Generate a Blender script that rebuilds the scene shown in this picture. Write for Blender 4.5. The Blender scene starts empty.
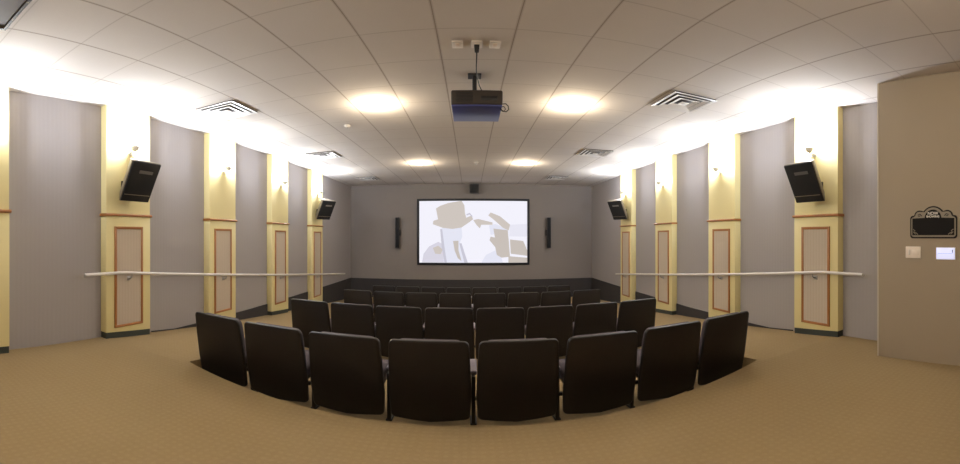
import bpy, bmesh, math, random
from mathutils import Vector, Matrix, Euler
random.seed(7)
COL = bpy.context.scene.collection
PI = math.pi

# ------------------------------------------------------------------ materials
def lin(r, g, b):
    f = lambda c: (c/255/12.92) if c/255 <= 0.04045 else ((c/255+0.055)/1.055)**2.4
    return (f(r), f(g), f(b), 1)

def mat(name, rgb, rough=0.6, metal=0.0, spec=0.5, emit=None, estr=0.0):
    m = bpy.data.materials.new(name); m.use_nodes = True
    b = m.node_tree.nodes['Principled BSDF']
    b.inputs['Base Color'].default_value = lin(*rgb)
    b.inputs['Roughness'].default_value = rough
    b.inputs['Metallic'].default_value = metal
    b.inputs['Specular IOR Level'].default_value = spec
    if emit:
        b.inputs['Emission Color'].default_value = lin(*emit)
        b.inputs['Emission Strength'].default_value = estr
    return m

class NT:
    """tiny node helper"""
    def __init__(s, m):
        s.t = m.node_tree; s.b = s.t.nodes['Principled BSDF']
    def n(s, typ, **kw):
        o = s.t.nodes.new(typ)
        for k, v in kw.items(): setattr(o, k, v)
        return o
    def l(s, a, b): s.t.links.new(a, b)
    def math(s, op, a, b=None, c=None):
        o = s.n('ShaderNodeMath', operation=op)
        for i, v in enumerate((a, b, c)):
            if v is None: continue
            if isinstance(v, (int, float)): o.inputs[i].default_value = v
            else: s.l(v, o.inputs[i])
        return o.outputs[0]
    def mix(s, f, a, b):
        o = s.n('ShaderNodeMix', data_type='RGBA')
        if isinstance(f, (int, float)): o.inputs[0].default_value = f
        else: s.l(f, o.inputs[0])
        for i, v in ((6, a), (7, b)):
            if isinstance(v, tuple): o.inputs[i].default_value = v
            else: s.l(v, o.inputs[i])
        return o.outputs[2]
    def bump(s, h, strength=0.3, dist=0.01):
        o = s.n('ShaderNodeBump'); o.inputs['Strength'].default_value = strength
        o.inputs['Distance'].default_value = dist
        s.l(h, o.inputs['Height']); s.l(o.outputs[0], s.b.inputs['Normal'])
    def pos(s):
        g = s.n('ShaderNodeNewGeometry'); x = s.n('ShaderNodeSeparateXYZ')
        s.l(g.outputs['Position'], x.inputs[0]); return g.outputs['Position'], x.outputs[0], x.outputs[1], x.outputs[2]
    def noise(s, vec, scale, detail=4, rough=0.6):
        o = s.n('ShaderNodeTexNoise'); o.inputs['Scale'].default_value = scale
        o.inputs['Detail'].default_value = detail; o.inputs['Roughness'].default_value = rough
        s.l(vec, o.inputs['Vector']); return o.outputs['Fac']

TX, TY = 0.625, 0.63            # ceiling tile pitch
LX0, LY0 = 0.3125, 2.945        # a grid line in x and in y

def ceiling_material():
    m = mat('ceiling_tile', (214, 206, 198), 0.9, spec=0.1); k = NT(m)
    P, x, y, z = k.pos()
    def line(c, off, t, w):
        a = k.math('SUBTRACT', c, off); a = k.math('DIVIDE', a, t); a = k.math('ADD', a, 400.5)
        a = k.math('FRACT', a); a = k.math('SUBTRACT', a, 0.5); a = k.math('ABSOLUTE', a)
        return k.math('LESS_THAN', a, w/t/2)
    wide = k.math('MAXIMUM', line(x, LX0, TX, 0.026), k.math('MULTIPLY', line(y, LY0, TY, 0.018), 0.4))
    thin = k.math('MAXIMUM', k.math('MULTIPLY', line(x, LX0, TX, 0.009), 0.8), k.math('MULTIPLY', line(y, LY0, TY, 0.006), 0.42))
    n = k.noise(P, 90, 3); n2 = k.noise(P, 1.2, 3)
    base = k.mix(n2, lin(208, 199, 190), lin(218, 210, 202))
    fine = k.math('MULTIPLY', n, 0.25)
    base = k.mix(fine, base, lin(186, 176, 166))
    c = k.mix(k.math('MULTIPLY', wide, 0.55), base, lin(184, 172, 160))
    c = k.mix(k.math('MULTIPLY', thin, 0.75), c, lin(122, 108, 96))
    k.l(c, k.b.inputs['Base Color'])
    h = k.math('SUBTRACT', k.math('MULTIPLY', n, 0.15), k.math('MULTIPLY', wide, 0.6))
    k.bump(h, 0.25, 0.008)
    return m

def carpet_material():
    m = mat('carpet', (150, 118, 72), 0.95, spec=0.05); k = NT(m)
    P, x, y, z = k.pos()
    # small basket-weave tufts on the diagonal
    u = k.math('MULTIPLY', k.math('ADD', x, y), 60.0); v = k.math('MULTIPLY', k.math('SUBTRACT', x, y), 60.0)
    w1 = k.math('SINE', u); w2 = k.math('SINE', v)
    weave = k.math('MULTIPLY', w1, w2)
    weave = k.math('GREATER_THAN', weave, 0.35)
    n = k.noise(P, 150, 2); n2 = k.noise(P, 1.1, 3); n3 = k.noise(P, 24, 4)
    base = k.mix(n2, lin(153, 132, 98), lin(163, 144, 110))
    base = k.mix(k.math('MULTIPLY', n3, 0.5), base, lin(136, 111, 76))
    base = k.mix(k.math('MULTIPLY', weave, 0.10), base, lin(184, 162, 126))
    base = k.mix(k.math('MULTIPLY', n, 0.3), base, lin(110, 88, 58))
    k.l(base, k.b.inputs['Base Color'])
    k.bump(k.math('ADD', n, k.math('MULTIPLY', weave, 0.4)), 0.4, 0.006)
    return m

def fabric_wall(name, rgb, stripe=60.0, amt=0.18, axis='y', dark=None):
    m = mat(name, rgb, 0.9, spec=0.1); k = NT(m)
    P, x, y, z = k.pos()
    c = {'x': x, 'y': y}[axis]
    s_ = k.math('SINE', k.math('MULTIPLY', c, stripe*2*PI/2))
    s_ = k.math('MULTIPLY', k.math('ADD', s_, 1.0), 0.5)
    mp = k.n('ShaderNodeMapping'); mp.inputs['Scale'].default_value = (22, 22, 1.5)
    k.l(P, mp.inputs['Vector']); n = k.noise(mp.outputs[0], 1.0, 4)
    d = dark or tuple(int(q*0.86) for q in rgb)
    f = k.math('MULTIPLY', k.math('ADD', s_, n), amt)
    base = k.mix(f, lin(*rgb), lin(*d))
    k.l(base, k.b.inputs['Base Color'])
    k.bump(s_, 0.12, 0.004)
    return m

def painted(name, rgb, rough=0.75, amt=0.1, scale=3.0):
    m = mat(name, rgb, rough, spec=0.25); k = NT(m)
    P, x, y, z = k.pos()
    n = k.noise(P, scale, 4); nf = k.noise(P, 160, 2)
    base = k.mix(k.math('MULTIPLY', n, amt), lin(*rgb), lin(*[int(q*0.8) for q in rgb]))
    k.l(base, k.b.inputs['Base Color']); k.bump(nf, 0.08, 0.002)
    return m

def wood(name, a, b, rough=0.4):
    m = mat(name, a, rough); k = NT(m); P, x, y, z = k.pos()
    mp = k.n('ShaderNodeMapping'); mp.inputs['Scale'].default_value = (60, 60, 4)
    k.l(P, mp.inputs['Vector']); n = k.noise(mp.outputs[0], 1.0, 5)
    k.l(k.mix(n, lin(*a), lin(*b)), k.b.inputs['Base Color']); return m

def leather(name, rgb, rough=0.42):
    m = mat(name, rgb, rough, spec=0.45); k = NT(m)
    tc = k.n('ShaderNodeTexCoord'); n = k.noise(tc.outputs['Object'], 120, 3)
    r = k.math('MULTIPLY_ADD', n, 0.25, rough-0.12); k.l(r, k.b.inputs['Roughness'])
    k.bump(n, 0.12, 0.002); return m

M = dict(
    ceiling=ceiling_material(), carpet=carpet_material(),
    alcove=fabric_wall('grey_wall_fabric', (158, 151, 148), 34, 0.07, 'y'),
    front=painted('taupe_paint', (128, 119, 112)),
    near=painted('taupe_partition_paint', (156, 140, 119)),
    bead=mat('corner_bead', (190, 176, 156), 0.5),
    band=fabric_wall('charcoal_carpet_base', (66, 62, 61), 60, 0.3, 'y'),
    yellow=painted('yellow_paint', (220, 205, 150), 0.6, 0.06),
    panel=fabric_wall('fluted_beige_fabric', (194, 180, 162), 40, 0.16, 'y', (166, 148, 128)),
    frame=wood('red_brown_wood', (172, 114, 58), (142, 88, 40)),
    green=mat('green_black_rubber', (54, 58, 50), 0.7),
    rail=mat('rail_white_metal', (205, 198, 188), 0.35, 0.1),
    steel=mat('brushed_metal', (170, 165, 158), 0.35, 0.8),
    shell=leather('black_brown_vinyl', (26, 20, 17), 0.5),
    cushion=fabric_wall('mauve_grey_upholstery', (92, 84, 88), 80, 0.3, 'y'),
    post=mat('black_powder_coat', (20, 17, 16), 0.45),
    arm=mat('grey_arm_pad', (118, 108, 114), 0.32),
    black=mat('black_plastic', (24, 22, 22), 0.4),
    grille=mat('speaker_cloth', (18, 17, 17), 0.85),
    cabinet=mat('speaker_cabinet', (120, 108, 90), 0.5),
    badge=mat('grey_badge', (120, 118, 116), 0.35, 0.5),
    projb=painted('projector_brown_plastic', (66, 58, 52), 0.5),
    projbluelight=mat('projector_underside_blue_light', (72, 84, 156), 0.35),  # bluish light on the underside, put into the base colour
    white=mat('white_plastic', (222, 212, 200), 0.45),
    ventw=mat('white_vent_metal', (226, 220, 212), 0.4),
    ventd=mat('vent_dark_duct', (70, 62, 58), 0.8),
    hatch=mat('grey_hatch_panel', (112, 104, 98), 0.7),
    hatchf=mat('dark_hatch_frame', (52, 40, 32), 0.5),
    signb=mat('sign_black', (26, 22, 20), 0.7, spec=0.15),
    signs=mat('sign_silver', (138, 126, 108), 0.6),
    signw=mat('sign_lettering', (232, 222, 208), 0.5),
    ivory=mat('ivory_plate', (226, 210, 192), 0.4),
    lit=mat('lit_display', (200, 205, 235), 0.3, emit=(205, 210, 250), estr=0.75),
    dome=mat('frosted_lamp', (255, 240, 215), 0.4, emit=(255, 226, 176), estr=9.0),
    bulb=mat('sconce_lamp', (255, 255, 255), 0.4, emit=(255, 250, 246), estr=3.0),
    nickel=mat('brushed_nickel', (224, 218, 206), 0.35, 0.3),
    screenframe=mat('black_velvet_frame', (10, 10, 16), 0.6),
)
def screen_mat(name, rgb, s=1.0):
    return mat(name, (20, 20, 20), 0.8, spec=0.0, emit=rgb, estr=s)

# ------------------------------------------------------------------ helpers
class MB:
    """collects shapes, links them as ONE mesh object"""
    def __init__(s): s.bm = bmesh.new(); s.mi = 0
    def box(s, x0, x1, y0, y1, z0, z1, mi=0):
        v = [s.bm.verts.new((x, y, z)) for x in (x0, x1) for y in (y0, y1) for z in (z0, z1)]
        for q in ((0, 1, 3, 2), (4, 6, 7, 5), (0, 4, 5, 1), (2, 3, 7, 6), (0, 2, 6, 4), (1, 5, 7, 3)):
            s.bm.faces.new([v[i] for i in q]).material_index = mi
        return v
    def hexa(s, pts, mi=0):
        """8 points: bottom 4 ring, top 4 ring"""
        v = [s.bm.verts.new(p) for p in pts]
        for q in ((3, 2, 1, 0), (4, 5, 6, 7), (0, 1, 5, 4), (1, 2, 6, 5), (2, 3, 7, 6), (3, 0, 4, 7)):
            s.bm.faces.new([v[i] for i in q]).material_index = mi
        return v
    def prism(s, ring, d, mi=0):
        """closed ring of 3D points extruded by vector d"""
        a = [s.bm.verts.new(p) for p in ring]; b = [s.bm.verts.new(Vector(p)+Vector(d)) for p in ring]
        n = len(ring)
        s.bm.faces.new(a).material_index = mi; s.bm.faces.new(b[::-1]).material_index = mi
        for i in range(n):
            s.bm.faces.new((a[i], b[i], b[(i+1) % n], a[(i+1) % n])).material_index = mi
    def poly(s, pts, mi=0):
        s.bm.faces.new([s.bm.verts.new(p) for p in pts]).material_index = mi
    def tube(s, pts, r, n=10, cap=True):
        pts = [Vector(p) for p in pts]; rings = []
        up = None
        for i, p in enumerate(pts):
            d = (pts[min(i+1, len(pts)-1)]-pts[max(i-1, 0)]).normalized()
            if up is None:
                up = Vector((0, 0, 1)) if abs(d.z) < 0.9 else Vector((1, 0, 0))
            a = d.cross(up).normalized(); b = a.cross(d).normalized(); up = b
            rr = r[i] if isinstance(r, (list, tuple)) else r
            rings.append([s.bm.verts.new(p+a*math.cos(t)*rr+b*math.sin(t)*rr) for t in [2*PI*j/n for j in range(n)]])
        for i in range(len(rings)-1):
            for j in range(n):
                s.bm.faces.new((rings[i][j], rings[i][(j+1) % n], rings[i+1][(j+1) % n], rings[i+1][j]))
        if cap: s.bm.faces.new(rings[0][::-1]); s.bm.faces.new(rings[-1])
    def lathe(s, prof, c=(0, 0, 0), n=24, closed_top=False):
        """profile of (r,z)"""
        rings = []
        for r, z in prof:
            if r < 1e-5: rings.append([s.bm.verts.new((c[0], c[1], c[2]+z))])
            else: rings.append([s.bm.verts.new((c[0]+r*math.cos(2*PI*j/n), c[1]+r*math.sin(2*PI*j/n), c[2]+z)) for j in range(n)])
        for a, b in zip(rings, rings[1:]):
            for j in range(n):
                k = (j+1) % n
                if len(a) == 1 and len(b) == 1: continue
                if len(a) == 1: s.bm.faces.new((a[0], b[j], b[k]))
                elif len(b) == 1: s.bm.faces.new((a[j], b[0], a[k]))
                else: s.bm.faces.new((a[j], b[j], b[k], a[k]))
    def build(s, name, mats, parent=None, bevel=0, segs=2, smooth=False, loc=None, rot=None):
        if not isinstance(mats, (list, tuple)): mats = [mats]
        bmesh.ops.recalc_face_normals(s.bm, faces=s.bm.faces)
        if bevel:
            es = [e for e in s.bm.edges if len(e.link_faces) == 2 and e.calc_face_angle(0) > 0.6]
            bmesh.ops.bevel(s.bm, geom=es, offset=bevel, segments=segs, affect='EDGES', profile=0.5, clamp_overlap=True)
        me = bpy.data.meshes.new(name); s.bm.to_mesh(me); s.bm.free()
        for m in mats: me.materials.append(m)
        if smooth or bevel:
            for p in me.polygons: p.use_smooth = True
            try: me.set_sharp_from_angle(angle=math.radians(38))
            except Exception: pass
        o = bpy.data.objects.new(name, me); COL.objects.link(o)
        if parent: o.parent = parent
        if loc: o.location = loc
        if rot: o.rotation_euler = rot
        return o

def tag(o, label, cat, group=None, kind=None):
    if label: o['label'] = label
    if cat: o['category'] = cat
    if group: o['group'] = group
    if kind: o['kind'] = kind
    return o
def thing(name, label, cat, loc=(0, 0, 0), rz=0, group=None):
    o = bpy.data.objects.new(name, None); COL.objects.link(o)
    o.location = loc; o.rotation_euler = (0, 0, rz); o.empty_display_size = 0.1
    return tag(o, label, cat, group)
def struct(o): o['kind'] = 'structure'; return o
def children(o): return [c for c in COL.objects if c.parent == o]
def copy_tree(o, parent=None):
    c = o.copy(); COL.objects.link(c)
    if parent: c.parent = parent
    for ch in children(o): copy_tree(ch, c)
    return c

# ------------------------------------------------------------------ dimensions (metres; z = 0 is the rear floor)
EYE, CX = 1.37, -0.048
CEIL = EYE+1.80
XW, XP = 4.225, 4.10          # wall plane, pilaster face
YF, YB = 12.86, -3.0
PART_X, PART_Y = 3.67, 2.02   # partition at right
RY0, RSL, RY1 = 2.9, 0.0833, 12.02
WELL_X = 2.76
TIERS = [(4.15, -0.25), (6.70, -0.37), (9.15, -0.555), (YF, -0.76)]
def ramp_z(y):
    return 0.0 if y < RY0 else -RSL*(min(y, RY1)-RY0)
def edge_y(x): return 2.49+x*x/16.0

# ------------------------------------------------------------------ room shell
b = MB()
nseg = 28
xs = [-WELL_X+2*WELL_X*i/nseg for i in range(nseg+1)]
yt = lambda x: edge_y(x)
# rear floor, under-edge riser and first tier, one column at a time
for a, c in zip(xs, xs[1:]):
    b.poly([(a, YB, 0), (c, YB, 0), (c, yt(c), 0), (a, yt(a), 0)])
    b.poly([(a, yt(a), 0), (c, yt(c), 0), (c, yt(c), TIERS[0][1]), (a, yt(a), TIERS[0][1])])
    b.poly([(a, yt(a), TIERS[0][1]), (c, yt(c), TIERS[0][1]), (c, TIERS[0][0], TIERS[0][1]), (a, TIERS[0][0], TIERS[0][1])])
y0, z0 = TIERS[0]
for y1, z1 in TIERS[1:]:
    b.poly([(-WELL_X, y0, z0), (WELL_X, y0, z0), (WELL_X, y0, z1), (-WELL_X, y0, z1)])
    b.poly([(-WELL_X, y0, z1), (WELL_X, y0, z1), (WELL_X, y1, z1), (-WELL_X, y1, z1)])
    y0, z0 = y1, z1
for s in (-1, 1):
    o_ = s*(XW+0.1); i_ = s*WELL_X
    b.poly([(i_, YB, 0), (o_, YB, 0), (o_, RY0, 0), (i_, RY0, 0)])
    b.poly([(i_, RY0, 0), (o_, RY0, 0), (o_, RY1, ramp_z(RY1)), (i_, RY1, ramp_z(RY1))])
    b.poly([(i_, RY1, ramp_z(RY1)), (o_, RY1, ramp_z(RY1)), (o_, YF, -0.76), (i_, YF, -0.76)])
    # side faces of the seating well
    ys = [yt(WELL_X), RY0]+[t[0] for t in TIERS[:3]]+[RY1]
    for ya, yb in zip(ys, ys[1:]):
        zt = TIERS[[k for k in range(4) if ya < TIERS[k][0]][0]][1]
        b.poly([(i_, ya, ramp_z(ya)), (i_, yb, ramp_z(yb)), (i_, yb, zt), (i_, ya, zt)])
bmesh.ops.remove_doubles(b.bm, verts=b.bm.verts, dist=0.0005)
floor = struct(b.build('floor', M['carpet']))

b = MB(); b.box(-XW-0.1, XW+0.1, YB-0.1, YF+0.1, CEIL, CEIL+0.1); struct(b.build('ceiling', M['ceiling']))
b = MB(); b.box(-XW-0.12, -XW, YB, YF, -1.0, CEIL); struct(b.build('wall_left', M['alcove']))
b = MB(); b.box(XW, XW+0.12, YB, YF, -1.0, CEIL); struct(b.build('wall_right', M['alcove']))
b = MB(); b.box(-XW-0.1, XW+0.1, YF, YF+0.12, -1.0, CEIL); struct(b.build('wall_front', M['front']))
b = MB(); b.box(-XW-0.1, XW+0.1, YB-0.12, YB, -0.2, CEIL); struct(b.build('wall_back', M['near']))
b = MB(); b.box(PART_X, XW+0.05, YB, PART_Y, -0.02, CEIL); struct(b.build('wall_partition', M['near'], bevel=0.004))
b = MB()
b.box(PART_X-0.004, PART_X+0.012, PART_Y-0.012, PART_Y+0.004, 0, CEIL); struct(b.build('trim_1', M['bead']))

# dark base under the level line of the rear floor, all round the sloping part
BT = EYE-1.47
for s, nm in ((-1, 'baseboard_left'), (1, 'baseboard_right')):
    b = MB(); x0 = s*(XW-0.018); x1 = s*(XW+0.01)
    ys = 4.05; r0 = (x0, ys, ramp_z(ys)-0.05); 
    ring = [(x0, 3.75, ramp_z(3.75)-0.06), (x0, YF, -0.85), (x0, YF, BT), (x0, 4.25, BT), (x0, 3.75, ramp_z(3.75)+0.018)]
    b.prism(ring, (x1-x0, 0, 0)); struct(b.build(nm, M['band']))
b = MB(); b.box(-XW, XW, YF-0.018, YF+0.01, -0.85, BT); struct(b.build('baseboard_front', M['band']))

# ------------------------------------------------------------------ pilasters
ends = [1.52, 3.62, 5.72, 7.82, 9.92]; PW = 0.765
panel_bottom = [EYE-1.22, EYE-1.235, EYE-1.34, EYE-1.50, EYE-1.645]
TRIM = EYE+0.288
ordL = ['nearest the camera, cut by the left edge of the photo', 'beside the left rear speaker', 'second beyond the rear speaker', 'third beyond the rear speaker', 'farthest, beside the small front speaker']
place_words = ['behind the camera end of the rail', 'carrying the big rear speaker', 'second from the rear, with no speaker', 'third from the rear, with no speaker', 'nearest the screen, carrying the small-looking front speaker']
def pilaster(s, i):
    yf = ends[i]; yn = yf-PW; yc = (yf+yn)/2
    side = 'left' if s < 0 else 'right'
    words = ['at the very edge of the photo, cut off by the frame', 'that carries the rear speaker', 'just beyond the one with the rear speaker', 'just before the one with the front speaker', 'nearest the screen, carrying the front speaker'][i]
    t = thing('pilaster', f'yellow {side} wall pilaster {words}', 'pilaster', (s*XP, yc, ramp_z(yc)), 0, f'yellow pilasters along the {side} wall')
    def P(x, y, z): return (s*x-s*XP, y-yc, z-ramp_z(yc))
    def ring_prism(mb, xa, xb, pts): mb.prism([P(xa, y, z) for y, z in pts], (s*(xb-xa), 0, 0))
    bh = 0.085
    mb = MB(); ring_prism(mb, XP, XW+0.03, [(yn, ramp_z(yn)+bh), (yf, ramp_z(yf)+bh), (yf, TRIM-0.018), (yn, TRIM-0.018)])
    mb.build('lower_shaft', M['yellow'], t, bevel=0.003)
    mb = MB(); ring_prism(mb, XP+0.004, XW+0.03, [(yn+0.004, TRIM+0.018), (yf-0.004, TRIM+0.018), (yf-0.004, CEIL), (yn+0.004, CEIL)])
    mb.build('upper_shaft', M['yellow'], t)
    mb = MB(); ring_prism(mb, XP+0.004, XW+0.03, [(yn+0.004, ramp_z(yn)-0.03), (yf-0.004, ramp_z(yf)-0.03), (yf-0.004, ramp_z(yf)+bh), (yn+0.004, ramp_z(yn)+bh)])
    mb.build('base', M['green'], t)
    mb = MB()
    pr = [(XP+0.01, -0.018), (XP-0.018, -0.018), (XP-0.026, -0.006), (XP-0.026, 0.006), (XP-0.014, 0.018), (XP+0.01, 0.018)]
    mb.prism([P(x, yn-0.016, TRIM+z) for x, z in pr], (0, PW+0.032, 0))
    mb.box(*sorted((P(XP, 0, 0)[0], P(XW, 0, 0)[0])), yn-0.02-yc, yn+0.004-yc, P(0, 0, TRIM-0.018)[2], P(0, 0, TRIM+0.018)[2])
    mb.box(*sorted((P(XP, 0, 0)[0], P(XW, 0, 0)[0])), yf-0.004-yc, yf+0.02-yc, P(0, 0, TRIM-0.018)[2], P(0, 0, TRIM+0.018)[2])
    mb.build('trim_moulding', M['frame'], t)
    # framed fabric panel
    pw = 0.49; ya, yb = yc-pw/2-0.01, yc+pw/2-0.01
    za, zb = panel_bottom[i], EYE+0.135; fw = 0.036
    mb = MB(); ring_prism(mb, XP-0.010, XP+0.002, [(ya+fw/2, za+fw/2), (yb-fw/2, za+fw/2), (yb-fw/2, zb-fw/2), (ya+fw/2, zb-fw/2)])
    mb.build('fabric_panel', M['panel'], t)
    mb = MB()
    for q in ([(ya, za), (yb, za), (yb-fw, za+fw), (ya+fw, za+fw)], [(yb, za), (yb, zb), (yb-fw, zb-fw), (yb-fw, za+fw)],
              [(yb, zb), (ya, zb), (ya+fw, zb-fw), (yb-fw, zb-fw)], [(ya, zb), (ya, za), (ya+fw, za+fw), (ya+fw, zb-fw)]):
        ring_prism(mb, XP-0.020, XP+0.002, q)
    mb.build('panel_frame', M['frame'], t, bevel=0.004)
    return t
for s in (-1, 1):
    for i in range(5):
        if s > 0 and i == 0: continue     # that one would be inside the partition
        pilaster(s, i)

# ------------------------------------------------------------------ handrails
def rail_z(y): return (EYE-0.478) if y < 3.05 else (EYE-0.478)-RSL*1.02*(y-3.05)
for s, y1 in ((-1, 11.6), (1, 10.05)):
    side = 'left' if s < 0 else 'right'
    xr = s*(XP-0.085)
    t = thing('handrail', f'long pale metal handrail running across the {side} wall pilasters', 'handrail', (xr, 2.5, 0))
    mb = MB(); ya = 2.42 if s > 0 else 2.47
    pts = [(0, ya-2.5, rail_z(ya)), (0, 3.0-2.5, rail_z(3.0)), (0, 3.12-2.5, rail_z(3.12))]
    pts += [(0, y-2.5, rail_z(y)) for y in (5, 7, 9, y1)]
    mb.tube(pts, 0.021, 12); mb.build('rail_tube', M['rail'], t, smooth=True)
    for i in range(1, 5):
        yc = ends[i]-PW/2-0.02; z = rail_z(yc)
        mb = MB()
        mb.tube([(0, yc-2.5, z-0.015), (0, yc-2.5, z-0.055), (s*0.035, yc-2.5, z-0.075), (s*0.069, yc-2.5, z-0.075)], 0.008, 8)
        br = mb.build('bracket', M['steel'], t, smooth=True)
        mb = MB(); mb.box(0.066 if s > 0 else -0.0735, 0.0735 if s > 0 else -0.066, yc-2.53, yc-2.47, z-0.105, z-0.045)
        mb.build('mounting_plate', M['steel'], br, bevel=0.003)

# ------------------------------------------------------------------ sconces (small uplights on the pilasters)
def make_sconce():
    t = thing('wall_sconce', '', 'wall light')
    mb = MB(); mb.lathe([(0.0, 0.0), (0.032, 0.0), (0.036, 0.006), (0.028, 0.014), (0, 0.016)], n=20)
    o = mb.build('wall_plate', M['nickel'], t, smooth=True); o.rotation_euler = (0, PI/2, 0); o.location = (0, 0, -0.06)
    mb = MB(); mb.tube([(0.01, 0, -0.06), (0.05, 0, -0.075), (0.085, 0, -0.07), (0.10, 0, -0.05)], 0.006, 8)
    mb.build('arm', M['nickel'], t, smooth=True)
    mb = MB()
    mb.lathe([(0, -0.052), (0.02, -0.05), (0.042, -0.036), (0.058, -0.012), (0.066, 0.02), (0.062, 0.02), (0.054, -0.010), (0.039, -0.031), (0.018, -0.044), (0, -0.046)], (0.10, 0, 0))
    mb.build('cup_shade', M['nickel'], t, smooth=True)
    mb = MB(); mb.tube([(0.10, 0.055, 0.0), (0.10, 0.068, 0.03), (0.10, 0.072, 0.062)], [0.008, 0.007, 0.003], 8)
    mb.build('curved_fin', M['nickel'], t, smooth=True)
    mb = MB(); mb.lathe([(0, -0.03), (0.018, -0.02), (0.022, 0), (0.014, 0.016), (0, 0.02)], (0.10, 0, 0), 16)
    mb.build('lamp', M['bulb'], t, smooth=True)
    return t
sc0 = None
SCZ = EYE+1.215
for s in (-1, 1):
    side = 'left' if s < 0 else 'right'
    for i in range(5):
        if s > 0 and i == 0: continue
        if sc0 is None: o = sc0 = make_sconce()
        else: o = copy_tree(sc0)
        o.location = (s*XP, ends[i]-PW/2+0.02, SCZ); o.rotation_euler = (0, 0, 0 if s < 0 else PI)
        words = ['on the pilaster cut off by the frame', 'directly above the rear speaker', 'on the plain pilaster next to the rear speaker', 'on the plain pilaster next to the front speaker', 'directly above the front speaker'][i]
        tag(o, f'small nickel uplight on the {side} wall, {words}', 'wall light', f'uplight sconces on the {side} wall pilasters')
        L = bpy.data.lights.new('sconce_light', 'POINT'); L.energy = 112; L.color = (0.80, 0.87, 1.0); L.shadow_soft_size = 0.06
        lo = bpy.data.objects.new('sconce_light', L); COL.objects.link(lo); lo.location = (s*(XP-0.10), ends[i]-PW/2+0.02, SCZ+0.062)

# ------------------------------------------------------------------ wall speakers
def make_wall_speaker(tilt=0.50, w=0.48, h=0.56, d=0.22):
    """front faces +x, origin at the mount on the wall; box hung top-forward"""
    t = thing('wall_speaker', '', 'speaker')
    R = Matrix.Rotation(tilt, 4, 'Y')
    C = Vector((0.36, 0, 0))
    def T(x, y, z): return C+(R @ Vector((x, y, z)))
    mb = MB(); wb = w*0.42
    mb.hexa([T(-d, -wb/2, -h/2+0.04), T(-d, wb/2, -h/2+0.04), T(0, w/2, -h/2), T(0, -w/2, -h/2),
             T(-d, -wb/2, h/2-0.04), T(-d, wb/2, h/2-0.04), T(0, w/2, h/2), T(0, -w/2, h/2)])
    mb.build('cabinet', M['cabinet'], t, bevel=0.008)
    mb = MB(); e = 0.012
    mb.hexa([T(-0.004, -w/2+e, -h/2+e), T(-0.004, w/2-e, -h/2+e), T(0.022, w/2-e, -h/2+e), T(0.022, -w/2+e, -h/2+e),
             T(-0.004, -w/2+e, h/2-e), T(-0.004, w/2-e, h/2-e), T(0.022, w/2-e, h/2-e), T(0.022, -w/2+e, h/2-e)])
    g = mb.build('grille', M['grille'], t, bevel=0.006)
    mb = MB()
    zz = -h/2+0.10
    mb.hexa([T(0.020, -w/2+0.03, zz), T(0.020, w/2-0.03, zz), T(0.026, w/2-0.03, zz), T(0.026, -w/2+0.03, zz),
             T(0.020, -w/2+0.03, zz+0.008), T(0.020, w/2-0.03, zz+0.008), T(0.026, w/2-0.03, zz+0.008), T(0.026, -w/2+0.03, zz+0.008)])
    mb.build('seam', M['cabinet'], g)
    mb = MB(); zz = h/2-0.16
    mb.hexa([T(0.020, -0.09, zz), T(0.020, 0.13, zz), T(0.027, 0.13, zz), T(0.027, -0.09, zz),
             T(0.020, -0.09, zz+0.04), T(0.020, 0.13, zz+0.04), T(0.027, 0.13, zz+0.04), T(0.027, -0.09, zz+0.04)])
    mb.build('badge', M['badge'], g)
    mb = MB(); mb.box(0, 0.02, -0.04, 0.04, -0.07, 0.05)
    mb.box(0.015, 0.20, -0.018, 0.018, -0.03, 0.03)
    mb.build('bracket', M['black'], t, bevel=0.003)
    return t
sp0 = None
for s, i, yaw in ((-1, 1, 0.0), (1, 1, 0.0), (-1, 4, 0.45), (1, 4, 0.45)):
    side = 'left' if s < 0 else 'right'
    if sp0 is None: o = sp0 = make_wall_speaker()
    else: o = copy_tree(sp0)
    y = ends[i]-PW/2-(0.10 if i == 1 else 0.0)
    o.location = (s*(XP+0.004), y, EYE+0.70)
    o.rotation_euler = (0, 0, (-yaw if s < 0 else PI+yaw))
    tag(o, (f'big black loudspeaker tilted down from the {side} wall pilaster nearest the camera' if i == 1 else f'black loudspeaker angled off the {side} wall pilaster nearest the screen'), 'speaker', 'tilted wall speakers')

# ------------------------------------------------------------------ front wall: screen, speakers
def S(x, y, yy=YF-0.03):
    r = yy/math.cos((x-470)/380)
    return (CX+math.tan((x-470)/380)*yy, EYE+math.tan((236.5-y)/380)*r)
SX0, SX1 = -1.845, 1.975; SZ0, SZ1 = EYE-0.965, EYE+1.285
t = thing('projection_screen', 'wide glowing projection screen in a black frame on the front wall', 'screen', ((SX0+SX1)/2, YF, (SZ0+SZ1)/2))
cx_, cz_ = (SX0+SX1)/2, (SZ0+SZ1)/2; fw = 0.075; hw, hh = (SX1-SX0)/2, (SZ1-SZ0)/2
mb = MB()
mb.box(-hw, hw, -0.045, 0, hh-fw, hh); mb.box(-hw, hw, -0.045, 0, -hh, -hh+fw)
mb.box(-hw, -hw+fw, -0.045, 0, -hh+fw, hh-fw); mb.box(hw-fw, hw, -0.045, 0, -hh+fw, hh-fw)
mb.build('screen_frame', M['screenframe'], t, bevel=0.004)
cols = [(243, 242, 252), (206, 197, 190), (228, 229, 243), (216, 213, 226), (200, 191, 184), (202, 200, 214), (232, 231, 243)]
smats = [screen_mat('projected_tone_%s' % 'abcdefg'[i], c, 1.0) for i, c in enumerate(cols)]
mb = MB()
mb.box(-hw+fw-0.01, hw-fw+0.01, -0.012, 0, -hh+fw-0.01, hh-fw+0.01, 0)
lay = [0]
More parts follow.
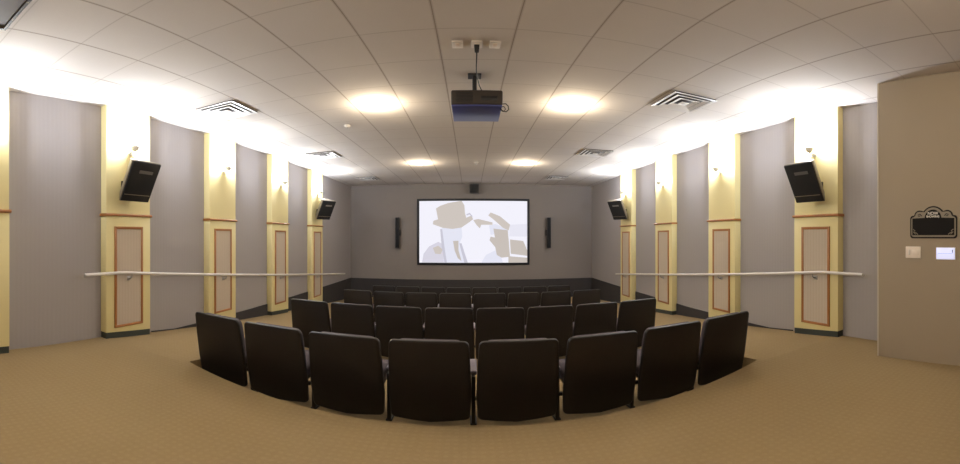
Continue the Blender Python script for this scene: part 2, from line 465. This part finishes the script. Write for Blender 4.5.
def shape(o, pts, mi):
    lay[0] += 1; yy = -0.0122-0.0004*lay[0]
    P = []
    for px, py in pts:
        x, z = S(o[0]+px/6.444, o[1]+py/6.444)
        x = min(max(x, SX0+fw), SX1-fw); z = min(max(z, SZ0+fw), SZ1-fw)
        P.append((x-cx_, yy, z-cz_))
    mb.poly(P, mi)
A, B_ = (415, 196), (472, 196)
shape(A, [(45, 440), (55, 372), (90, 325), (150, 295), (185, 315), (195, 440)], 3)
shape(A, [(170, 205), (300, 205), (305, 260), (290, 300), (330, 440), (185, 440)], 2)
shape(A, [(135, 80), (165, 62), (215, 45), (300, 30), (318, 60), (322, 110), (330, 140), (365, 125), (374, 150), (345, 172), (318, 190), (300, 203), (240, 212), (180, 205), (115, 182), (118, 160), (148, 150)], 1)
shape(A, [(115, 335), (150, 320), (178, 345), (165, 375), (130, 372)], 1)
shape(A, [(162, 212), (175, 214), (190, 330), (205, 440), (190, 440), (172, 330)], 5)
shape(A, [(245, 290), (280, 288), (280, 350), (300, 420), (275, 400), (255, 350)], 4)
shape(A, [(285, 305), (300, 305), (340, 440), (318, 440)], 5)
shape(A, [(330, 118), (352, 108), (372, 130), (366, 134), (350, 118), (334, 126)], 5)
shape(B_, [(245, 185), (362, 180), (362, 262), (240, 260)], 6)
shape(B_, [(60, 440), (90, 380), (150, 350), (190, 400), (200, 440)], 2)
shape(B_, [(245, 280), (330, 290), (356, 350), (362, 385), (250, 372)], 4)
shape(B_, [(235, 388), (362, 398), (362, 440), (235, 440)], 4)
shape(B_, [(110, 190), (150, 180), (235, 215), (235, 240), (120, 250)], 2)
shape(B_, [(105, 125), (120, 106), (180, 130), (246, 185), (236, 222), (200, 205), (140, 152)], 1)
shape(B_, [(8, 155), (40, 148), (132, 170), (132, 185), (60, 185), (50, 208), (30, 188)], 1)
shape(B_, [(138, 210), (230, 220), (238, 300), (245, 392), (190, 397), (160, 380), (150, 330), (113, 285), (120, 262), (148, 268)], 4)
mb.build('projected_image', smats, t)

def line_speaker(x, side, s):
    t = thing('column_speaker', f'slim black column speaker on the front wall {side} of the screen', 'speaker', (x, YF, EYE+0.13), 0, 'column speakers beside the screen')
    mb = MB(); mb.box(-0.065, 0.065, -0.20, -0.08, -0.52, 0.52); mb.build('cabinet', M['black'], t, bevel=0.012)
    mb = MB(); mb.box(-0.05, 0.05, -0.208, -0.196, -0.50, 0.50); mb.build('grille', M['grille'], t, bevel=0.004)
    mb = MB(); mb.box(-s*0.065-0.03, -s*0.065+0.03, -0.13, 0, -0.10, 0.10); mb.build('bracket', M['black'], t, bevel=0.004)
line_speaker(CX-12.7*math.tan((470-397.3)/380), 'left', -1)
line_speaker(CX+12.7*math.tan((548.9-470)/380), 'right', 1)
t = thing('center_speaker', 'small black box speaker high on the front wall above the screen', 'speaker', (0.09, YF, EYE+1.60))
mb = MB(); mb.box(-0.155, 0.155, -0.26, -0.03, -0.15, 0.15); mb.build('cabinet', M['black'], t, bevel=0.01)
mb = MB(); mb.box(-0.14, 0.14, -0.27, -0.255, -0.135, 0.135); mb.build('grille', M['grille'], t, bevel=0.004)
mb = MB(); mb.box(-0.04, 0.04, -0.04, 0, -0.06, 0.06); mb.build('bracket', M['black'], t)

# ------------------------------------------------------------------ projector
PYN, PYF, PX = 3.72, 4.28, 0.02; PZ0, PZ1 = EYE+1.335, EYE+1.515
t = thing('projector', 'black-brown ceiling projector with bluish light painted on its underside, hanging mid room', 'projector', (PX, (PYN+PYF)/2, PZ0))
pc = (PYN+PYF)/2
mb = MB(); mb.box(-0.255, 0.255, PYN-pc, PYF-pc, 0.012, PZ1-PZ0); mb.build('housing', M['projb'], t, bevel=0.018, segs=3)
mb = MB(); mb.box(-0.25, 0.25, PYN-pc+0.005, PYF-pc-0.005, 0, 0.014); mb.build('underside_plate', M['projbluelight'], t, bevel=0.004)
mb = MB()
for k in range(7): mb.box(-0.21, -0.04, PYN-pc-0.004, PYN-pc+0.002, 0.045+k*0.016, 0.052+k*0.016)
mb.build('vent_grille', M['black'], t)
mb = MB(); mb.box(0.04, 0.20, PYN-pc-0.004, PYN-pc+0.002, 0.06, 0.11); mb.build('port_panel', M['black'], t, bevel=0.002)
mb = MB(); mb.lathe([(0.0, 0.0), (0.05, 0), (0.055, 0.01), (0.05, 0.05), (0.04, 0.05), (0.038, 0.02), (0, 0.02)], n=24)
o = mb.build('lens', M['black'], t, smooth=True); o.rotation_euler = (-PI/2, 0, 0); o.location = (0.08, PYF-pc-0.005, 0.09)
mb = MB(); mb.tube([(-0.02, 0, PZ1-PZ0-0.005), (-0.02, 0, CEIL-PZ0)], 0.024, 14); mb.build('mount_pole', M['black'], t, smooth=True)
mb = MB(); mb.box(-0.09, 0.05, -0.07, 0.07, CEIL-PZ0-0.012, CEIL-PZ0); mb.build('mount_plate', M['black'], t)
mb = MB(); mb.box(-0.12, 0.08, -0.10, 0.10, PZ1-PZ0, PZ1-PZ0+0.012); mb.build('mount_plate', M['black'], t)
mb = MB()
mb.tube([(0.25, -0.20, 0.05), (0.29, -0.20, 0.055), (0.315, -0.20, 0.03), (0.32, -0.20, -0.01), (0.295, -0.20, -0.035), (0.26, -0.2, -0.03), (0.235, -0.2, 0.0)], 0.006, 8)
mb.tube([(0.25, -0.18, 0.03), (0.275, -0.18, 0.03), (0.29, -0.18, 0.0), (0.275, -0.18, -0.02), (0.25, -0.18, -0.02)], 0.005, 8)
mb.build('side_cable', M['black'], t, smooth=True)

def ceiling_outlet(x, y, words):
    t = thing('ceiling_outlet', f'small white ceiling outlet plate {words}', 'outlet', (x, y, CEIL), 0, 'outlet plates above the projector')
    mb = MB(); mb.box(-0.045, 0.045, -0.07, 0.07, -0.012, 0); mb.build('face_plate', M['white'], t, bevel=0.004)
    mb = MB(); mb.box(-0.018, 0.018, -0.035, 0.035, -0.017, -0.010); mb.build('socket', M['ivory'], t, bevel=0.002)
ceiling_outlet(-0.155, 3.24, 'left of the plugged-in projector cord')
ceiling_outlet(0.01, 3.24, 'that the projector cord is plugged into')
ceiling_outlet(0.165, 3.24, 'right of the plugged-in projector cord')
t = thing('power_cord', 'black plug and cord hanging from the ceiling down to the projector', 'cord', (0.01, 3.24, CEIL))
mb = MB(); mb.hexa([(-0.018, -0.02, -0.09), (0.018, -0.02, -0.09), (0.018, 0.02, -0.09), (-0.018, 0.02, -0.09), (-0.024, -0.024, -0.018), (0.024, -0.024, -0.018), (0.024, 0.024, -0.018), (-0.024, 0.024, -0.018)])
mb.build('plug', M['black'], t, bevel=0.004)
mb = MB()
def bez(p, n=18):
    p = [Vector(q) for q in p]; out = []
    for i in range(n+1):
        u = i/n; out.append((1-u)**3*p[0]+3*(1-u)**2*u*p[1]+3*(1-u)*u*u*p[2]+u**3*p[3])
    return out
mb.tube(bez([(0, 0, -0.085), (0, 0.02, -0.20), (-0.01, 0.20, -0.17), (0.015, 0.40, -0.19)])+bez([(0.015, 0.40, -0.19), (0.03, 0.5, -0.22), (0.05, 0.56, -0.275), (0.09, 0.60, -0.272)])[1:], 0.006, 8)
mb.build('cord', M['black'], t, smooth=True)

# ------------------------------------------------------------------ ceiling fittings
def make_vent():
    t = thing('ceiling_vent', '', 'ceiling vent')
    mb = MB(); mb.box(-0.30, 0.30, -0.30, 0.30, -0.012, -0.001); bk = mb.build('duct_opening', M['ventd'], t)
    for k, (r0, r1, z0_, z1_) in enumerate(((0.31, 0.265, -0.016, -0.024), (0.235, 0.175, -0.010, -0.028), (0.150, 0.085, -0.010, -0.028))):
        mb = MB()
        for q in range(4):
            M4 = Matrix.Rotation(q*PI/2, 4, 'Z')
            pts = [(-r0, -r0, z1_), (r0, -r0, z1_), (r1, -r1, z0_), (-r1, -r1, z0_)]
            top = [(x, y, z+0.004) for x, y, z in pts]
            mb.hexa([M4 @ Vector(p) for p in pts]+[M4 @ Vector(p) for p in top])
        mb.build(['outer_frame', 'louvre_ring', 'louvre_ring'][k], M['ventw'], t)
    mb = MB(); mb.box(-0.055, 0.055, -0.055, 0.055, -0.034, -0.026); mb.build('centre_plate', M['ventw'], t, bevel=0.003)
    return t
v0 = None
for s, x in ((-1, -3.15), (1, 2.54)):
    for i, y in enumerate((4.17, 7.65, 11.25)):
        o = v0 = make_vent() if v0 is None else v0
        if not (s == -1 and i == 0): o = copy_tree(v0)
        o.location = (x, y-(0.06 if s > 0 else 0), CEIL); 
        tag(o, f'square louvred ceiling vent on the {"left" if s<0 else "right"} side, {["nearest the camera","midway to the screen wall","closest to the screen wall"][i]}', 'ceiling vent', 'square louvred ceiling vents')

def make_can():
    t = thing('ceiling_light', '', 'ceiling light')
    mb = MB(); mb.lathe([(0.085, 0), (0.115, 0), (0.118, -0.008), (0.10, -0.014), (0.085, -0.012)], n=32); mb.build('trim_ring', M['white'], t, smooth=True)
    mb = MB(); mb.lathe([(0.088, 0.0), (0.086, -0.012), (0.07, -0.03), (0.04, -0.042), (0, -0.046)], n=32); mb.build('diffuser', M['dome'], t, smooth=True)
    return t
c0 = None
for y in (4.8, 9.1):
    for x in (-1.25, 1.28):
        if c0 is None: o = c0 = make_can()
        else: o = copy_tree(c0)
        o.location = (x, y, CEIL)
        tag(o, f'added unseen warm round ceiling light {"left" if x<0 else "right"} of the projector line, {"nearer the camera" if y<6 else "nearer the screen"}', 'ceiling light', 'round ceiling lights')
def plight(x, y, z, e, color, r=0.06, name='ceiling_lamp'):
    L = bpy.data.lights.new(name, 'POINT'); L.energy = e; L.color = color; L.shadow_soft_size = r
    lo = bpy.data.objects.new(name, L); COL.objects.link(lo); lo.location = (x, y, z); return lo
WARM = (1.0, 0.86, 0.66)
for y in (4.8, 9.1):
    for x in (-1.25, 1.28): plight(x, y, CEIL-0.15, 34, WARM)
# unseen copies of the fitting, added above the camera to light the rear
for x in (-1.25, 1.28):
    o = copy_tree(c0); o.location = (x, 0.5, CEIL)
    tag(o, f'added unseen warm round ceiling light {"left" if x<0 else "right"} of and above the camera', 'ceiling light', 'round ceiling lights')
    plight(x, 0.5, CEIL-0.13, 48, WARM)

t = thing('smoke_detector', 'small round white ceiling sensor left of the near ceiling light', 'detector', (CX-5.98*math.sin(0.3224), 5.98*math.cos(0.3224), CEIL))
mb = MB(); mb.lathe([(0, 0), (0.05, 0), (0.05, -0.012), (0.035, -0.03), (0, -0.034)]); mb.build('housing', M['white'], t, smooth=True)
mb = MB(); mb.lathe([(0.0, -0.034), (0.012, -0.034), (0.012, -0.045), (0, -0.046)], n=12); mb.build('sensor_tip', M['steel'], t, smooth=True)
t = thing('sprinkler_head', 'tiny sprinkler head in the ceiling between the two far ceiling lights', 'sprinkler', (0.10, 9.1, CEIL))
mb = MB(); mb.lathe([(0, 0), (0.06, 0), (0.06, -0.008), (0, -0.012)]); mb.build('escutcheon', M['white'], t, smooth=True)
mb = MB(); mb.lathe([(0, 0), (0.01, -0.01), (0.01, -0.04), (0.03, -0.045), (0.03, -0.05), (0, -0.05)], n=12); mb.build('deflector', M['steel'], t, smooth=True)

t = thing('ceiling_hatch', 'dark-edged grey square ceiling hatch at the upper left corner of the photo', 'hatch', (-2.50, 0.69, CEIL))
mb = MB()
q = 0.315
mb.box(-q, q, -q, -q+0.025, -0.03, 0); mb.box(-q, q, q-0.025, q, -0.03, 0); mb.box(-q, -q+0.025, -q+0.025, q-0.025, -0.03, 0); mb.box(q-0.025, q, -q+0.025, q-0.025, -0.03, 0)
mb.build('hatch_frame', M['hatchf'], t)
mb = MB(); mb.box(-q+0.025, q-0.025, -q+0.025, q-0.025, -0.012, 0); mb.build('hatch_panel', M['hatch'], t)

# ------------------------------------------------------------------ sign and wall plates on the partition (faces -x)
t = thing('wall_sign', 'black arched marquee board with silver border on the right partition', 'sign', (PART_X, 1.362, EYE))
def sx(u): return -u       # sign-left is farther from the camera: u to the right = -y
W2 = 0.268
def outline(g):            # (u, z) outline grown by g
    pts = []
    w = W2-0.022+g; zb = -0.005-g+0.0; zt = 0.205+g
    def arc(cu, cz, r, a0, a1, n):
        return [(cu+r*math.cos(a), cz+r*math.sin(a)) for a in [a0+(a1-a0)*i/n for i in range(n+1)]]
    r = 0.03
    pts += arc(-w+r, zb+r, r, PI*1.5, PI, 5) + arc(-w+r, zt-r, r, PI, PI/2, 5)
    pts += arc(-0.155, 0.215, 0.045+g, PI*0.97, PI*0.42, 6)
    pts += arc(0, 0.185, 0.118+g, PI*0.80, PI*0.20, 14)
    pts += arc(0.155, 0.215, 0.045+g, PI*0.58, PI*0.03, 6)
    pts += arc(w-r, zt-r, r, PI/2, 0, 5) + arc(w-r, zb+r, r, 0, -PI/2, 5)
    return pts
def sprism(mb, pts, x0, x1):
    mb.prism([(x0, -u, z) for u, z in pts], (x1-x0, 0, 0))
mb = MB(); sprism(mb, outline(0.014), 0.0, -0.010); mb.build('board', M['signb'], t)
mb = MB(); sprism(mb, outline(0.0), -0.009, -0.014); mb.build('silver_border', M['signs'], t)
mb = MB()
sprism(mb, [(-W2+0.036, 0.014), (W2-0.036, 0.014), (W2-0.036, 0.190), (0.1, 0.195), (-0.1, 0.195), (-W2+0.036, 0.190)], -0.013, -0.018)
sprism(mb, [(0.092*math.cos(a), 0.192+0.088*math.sin(a)) for a in [PI*i/16 for i in range(17)]], -0.013, -0.018)
mb.build('blank_field', M['signb'], t)
for c in (-1, 1):
    mb = MB(); cu = c*(W2-0.045)
    mb.tube([(-0.019, -cu, 0.075), (-0.019, -(cu-c*0.022), 0.060), (-0.019, -(cu-c*0.012), 0.045), (-0.019, -(cu-c*0.035), 0.038), (-0.019, -(cu-c*0.055), 0.022)], 0.0045, 6)
    mb.tube([(-0.019, -(cu-c*0.002), 0.050), (-0.019, -(cu-c*0.030), 0.024)], 0.004, 6)
    mb.build('corner_scroll', M['signs'], t, smooth=True)
    mb = MB(); mb.tube([(-0.017, -(c*0.125), 0.215), (-0.017, -(c*0.145), 0.235), (-0.017, -(c*0.168), 0.228), (-0.017, -(c*0.160), 0.212), (-0.017, -(c*0.145), 0.216)], 0.004, 6)
    mb.build('top_scroll', M['signb'], t, smooth=True)
def text(body, size, parent, loc, name='lettering'):
    cu = bpy.data.curves.new(name, 'FONT'); cu.body = body; cu.size = size; cu.align_x = 'CENTER'; cu.extrude = 0.001; cu.offset = 0.0006
    tmp = bpy.data.objects.new('tmp', cu); COL.objects.link(tmp)
    bpy.context.view_layer.update()
    me = bpy.data.meshes.new_from_object(tmp); bpy.data.objects.remove(tmp)
    me.materials.clear(); me.materials.append(M['signw'])
    o = bpy.data.objects.new(name, me); COL.objects.link(o); o.parent = parent; o.location = loc
    o.rotation_euler = (PI/2, 0, -PI/2); return o
text('NOW', 0.044, t, (-0.0195, 0, 0.226)); text('SHOWING', 0.030, t, (-0.0195, 0, 0.198))

t = thing('switch_plate', 'ivory wall switch plate below the marquee board', 'switch', (PART_X, 1.59, EYE-0.168))
mb = MB(); mb.box(-0.008, 0.003, -0.088, 0.088, -0.062, 0.062); mb.build('face_plate', M['ivory'], t, bevel=0.004)
mb = MB()
mb.box(-0.012, -0.006, 0.035, 0.055, -0.028, 0.028); mb.build('rocker', M['white'], t, bevel=0.002)
mb = MB(); mb.box(-0.011, -0.006, -0.060, 0.010, -0.028, 0.028); mb.build('blank_rocker', M['ivory'], t, bevel=0.002)
t = thing('control_panel', 'lit bluish-white touch control panel right of the ivory switch plate', 'control panel', (PART_X, 1.225, EYE-0.175))
mb = MB(); mb.box(-0.014, 0.003, -0.105, 0.105, -0.064, 0.064); mb.build('housing', M['white'], t, bevel=0.004)
mb = MB(); mb.box(-0.017, -0.012, -0.098, 0.098, -0.058, 0.058); mb.build('lit_display', M['lit'], t, bevel=0.002)
mb = MB(); mb.box(-0.019, -0.016, -0.08, 0.085, -0.003, 0.0); mb.box(-0.019, -0.016, -0.08, -0.07, 0.01, 0.04); mb.build('key_line', M['badge'], t)

# ------------------------------------------------------------------ theatre seats
def rounded(w0, w1, z0, z1, r, bow, n=5):
    """outline in (x, z): bottom half-width w0, top half-width w1, bottom edge bowed down"""
    out = []
    def arc(cx, cz, a0, a1):
        return [(cx+r*math.cos(a0+(a1-a0)*i/n), cz+r*math.sin(a0+(a1-a0)*i/n)) for i in range(n+1)]
    out += arc(w1-r, z1-r, 0, PI/2); out += arc(-w1+r, z1-r, PI/2, PI)
    wm = w0
    out += [(-(w1*0.45+wm*0.55), z1-(z1-z0)*0.30), (-wm, z0+(z1-z0)*0.34)]
    out += arc(-wm+r+0.012, z0+r+bow*0.3, PI, PI*1.5)
    out += [(-wm*0.5, z0+bow*0.06), (0, z0-bow*0.25), (wm*0.5, z0+bow*0.06)]
    out += arc(wm-r-0.012, z0+r+bow*0.3, -PI/2, 0)
    out += [(wm, z0+(z1-z0)*0.34), (w1*0.45+wm*0.55, z1-(z1-z0)*0.30)]
    return out
def slab(mb, outline, th, lean, curve, y0=0.0):
    """upright slab: y = y0 - lean*(z-zmid); slightly wrapped so that its sides come forward"""
    zs = [p[1] for p in outline]; zm = (min(zs)+max(zs))/2
    def Y(x, z): return y0-lean*(z-zm)+curve*x*x
    layers = []
    cz = zm
    for k, (ins, off) in enumerate(((0.016, 0.0), (0.004, 0.006), (0.0, 0.016), (0.0, th-0.014), (0.005, th-0.004), (0.018, th))):
        ring = []
        for x, z in outline:
            d = Vector((x, z-cz)); L = d.length
            nx, nz = x*(1-ins/max(abs(x), 0.05)) if abs(x) > 0.02 else x, cz+(z-cz)*(1-ins/max(abs(z-cz), 0.12))
            ring.append(mb.bm.verts.new((nx, Y(nx, nz)+off, nz)))
        layers.append(ring)
    n = len(outline)
    for a, b in zip(layers, layers[1:]):
        for i in range(n): mb.bm.faces.new((a[i], a[(i+1) % n], b[(i+1) % n], b[i]))
    mb.bm.faces.new(layers[0][::-1]); mb.bm.faces.new(layers[-1])
PITCH = 0.684
def stand(parent, x):
    """shared upright between two seats: post, foot, arm pad"""
    mb = MB()
    mb.box(x-0.016, x+0.016, 0.135, 0.205, 0.0, 0.46)
    mb.hexa([(x-0.014, 0.135, 0.38), (x+0.014, 0.135, 0.38), (x+0.014, 0.42, 0.42), (x-0.014, 0.42, 0.42), (x-0.014, 0.135, 0.46), (x+0.014, 0.135, 0.46), (x+0.014, 0.42, 0.48), (x-0.014, 0.42, 0.48)])
    mb.box(x-0.026, x+0.026, 0.13, 0.30, 0.0, 0.016)
    st = mb.build('seat_stand', M['post'], parent, bevel=0.004)
    mb = MB(); mb.hexa([(x-0.028, 0.13, 0.478), (x+0.028, 0.13, 0.478), (x+0.036, 0.46, 0.482), (x-0.036, 0.46, 0.482), (x-0.026, 0.135, 0.515), (x+0.026, 0.135, 0.515), (x+0.034, 0.45, 0.52), (x-0.034, 0.45, 0.52)])
    mb.build('arm_pad', M['arm'], st, bevel=0.012, segs=3)
    return st
def make_seat():
    t = thing('theater_seat', '', 'theater seat')
    mb = MB(); slab(mb, rounded(0.324, 0.306, 0.062, 0.818, 0.042, 0.05), 0.045, 0.16, 0.18); mb.build('back_shell', M['shell'], t, smooth=True)
    mb = MB(); slab(mb, rounded(0.272, 0.262, 0.38, 0.805, 0.06, 0.0), 0.085, 0.16, 0.18, 0.018+0.0); mb.build('back_cushion', M['cushion'], t, smooth=True)
    mb = MB(); mb.hexa([(-0.265, 0.09, 0.30), (0.265, 0.09, 0.30), (0.265, 0.56, 0.34), (-0.265, 0.56, 0.34), (-0.265, 0.09, 0.40), (0.265, 0.09, 0.40), (0.265, 0.56, 0.45), (-0.265, 0.56, 0.45)])
    mb.build('seat_cushion', M['cushion'], t, bevel=0.035, segs=4)
    mb = MB(); mb.hexa([(-0.25, 0.10, 0.26), (0.25, 0.10, 0.26), (0.25, 0.54, 0.31), (-0.25, 0.54, 0.31), (-0.25, 0.10, 0.305), (0.25, 0.10, 0.305), (0.25, 0.54, 0.345), (-0.25, 0.54, 0.345)])
    mb.build('seat_pan', M['shell'], t, bevel=0.01)
    mb = MB(); mb.box(-PITCH/2, PITCH/2-0.055, 0.16, 0.19, 0.23, 0.26); mb.build('support_beam', M['post'], t)
    stand(t, -PITCH/2)
    return t
seat0 = make_seat()
end0 = None
rows = [(2.86, -0.25, 19.0, 1.0), (4.86, -0.37, 20.0, 0.964), (7.38, -0.555, 24.0, 0.975), (9.76, -0.76, 26.0, 0.965)]
rname = ['back row', 'second row from the back', 'third row from the back', 'front row']
pos = ['leftmost', 'second from the left', 'third from the left', 'just left of centre', 'just right of centre', 'third from the right', 'second from the right', 'rightmost']
first = True
for ri, (y0, z, R, sc) in enumerate(rows):
    for k in range(8):
        if first: o = seat0; first = False
        else: o = copy_tree(seat0)
        ph = (k-3.5)*PITCH*sc/R
        o.location = (R*math.sin(ph)+(-0.018, 0.012, 0.0, -0.01)[ri], y0+R*(1-math.cos(ph)), z); o.rotation_euler = (0, 0, ph)
        tag(o, f'dark brown-black theater seat, {pos[k]} in the {rname[ri]}', 'theater seat', f'theater seats in the {rname[ri]}')
        if k == 7:
            e = stand(o, PITCH/2)

# ------------------------------------------------------------------ screen spill, world, camera
w = bpy.data.worlds.new('World'); bpy.context.scene.world = w; w.use_nodes = True
w.node_tree.nodes['Background'].inputs[0].default_value = (0.02, 0.02, 0.02, 1)

cam = bpy.data.cameras.new('Camera'); co = bpy.data.objects.new('Camera', cam); COL.objects.link(co)
co.location = (CX, 0, EYE); co.rotation_euler = (PI/2, 0, 0)
cam.type = 'PANO'; cam.panorama_type = 'EQUIRECTANGULAR'
F_ = 380.0
cam.longitude_min = -470/F_; cam.longitude_max = 490/F_
cam.latitude_max = 236.5/F_; cam.latitude_min = -(464-236.5)/F_
cam.clip_start = 0.05; cam.clip_end = 100
sc = bpy.context.scene; sc.camera = co
sc.view_settings.view_transform = 'Standard'; sc.view_settings.look = 'None'
sc.view_settings.exposure = 0.0; sc.view_settings.gamma = 1.0
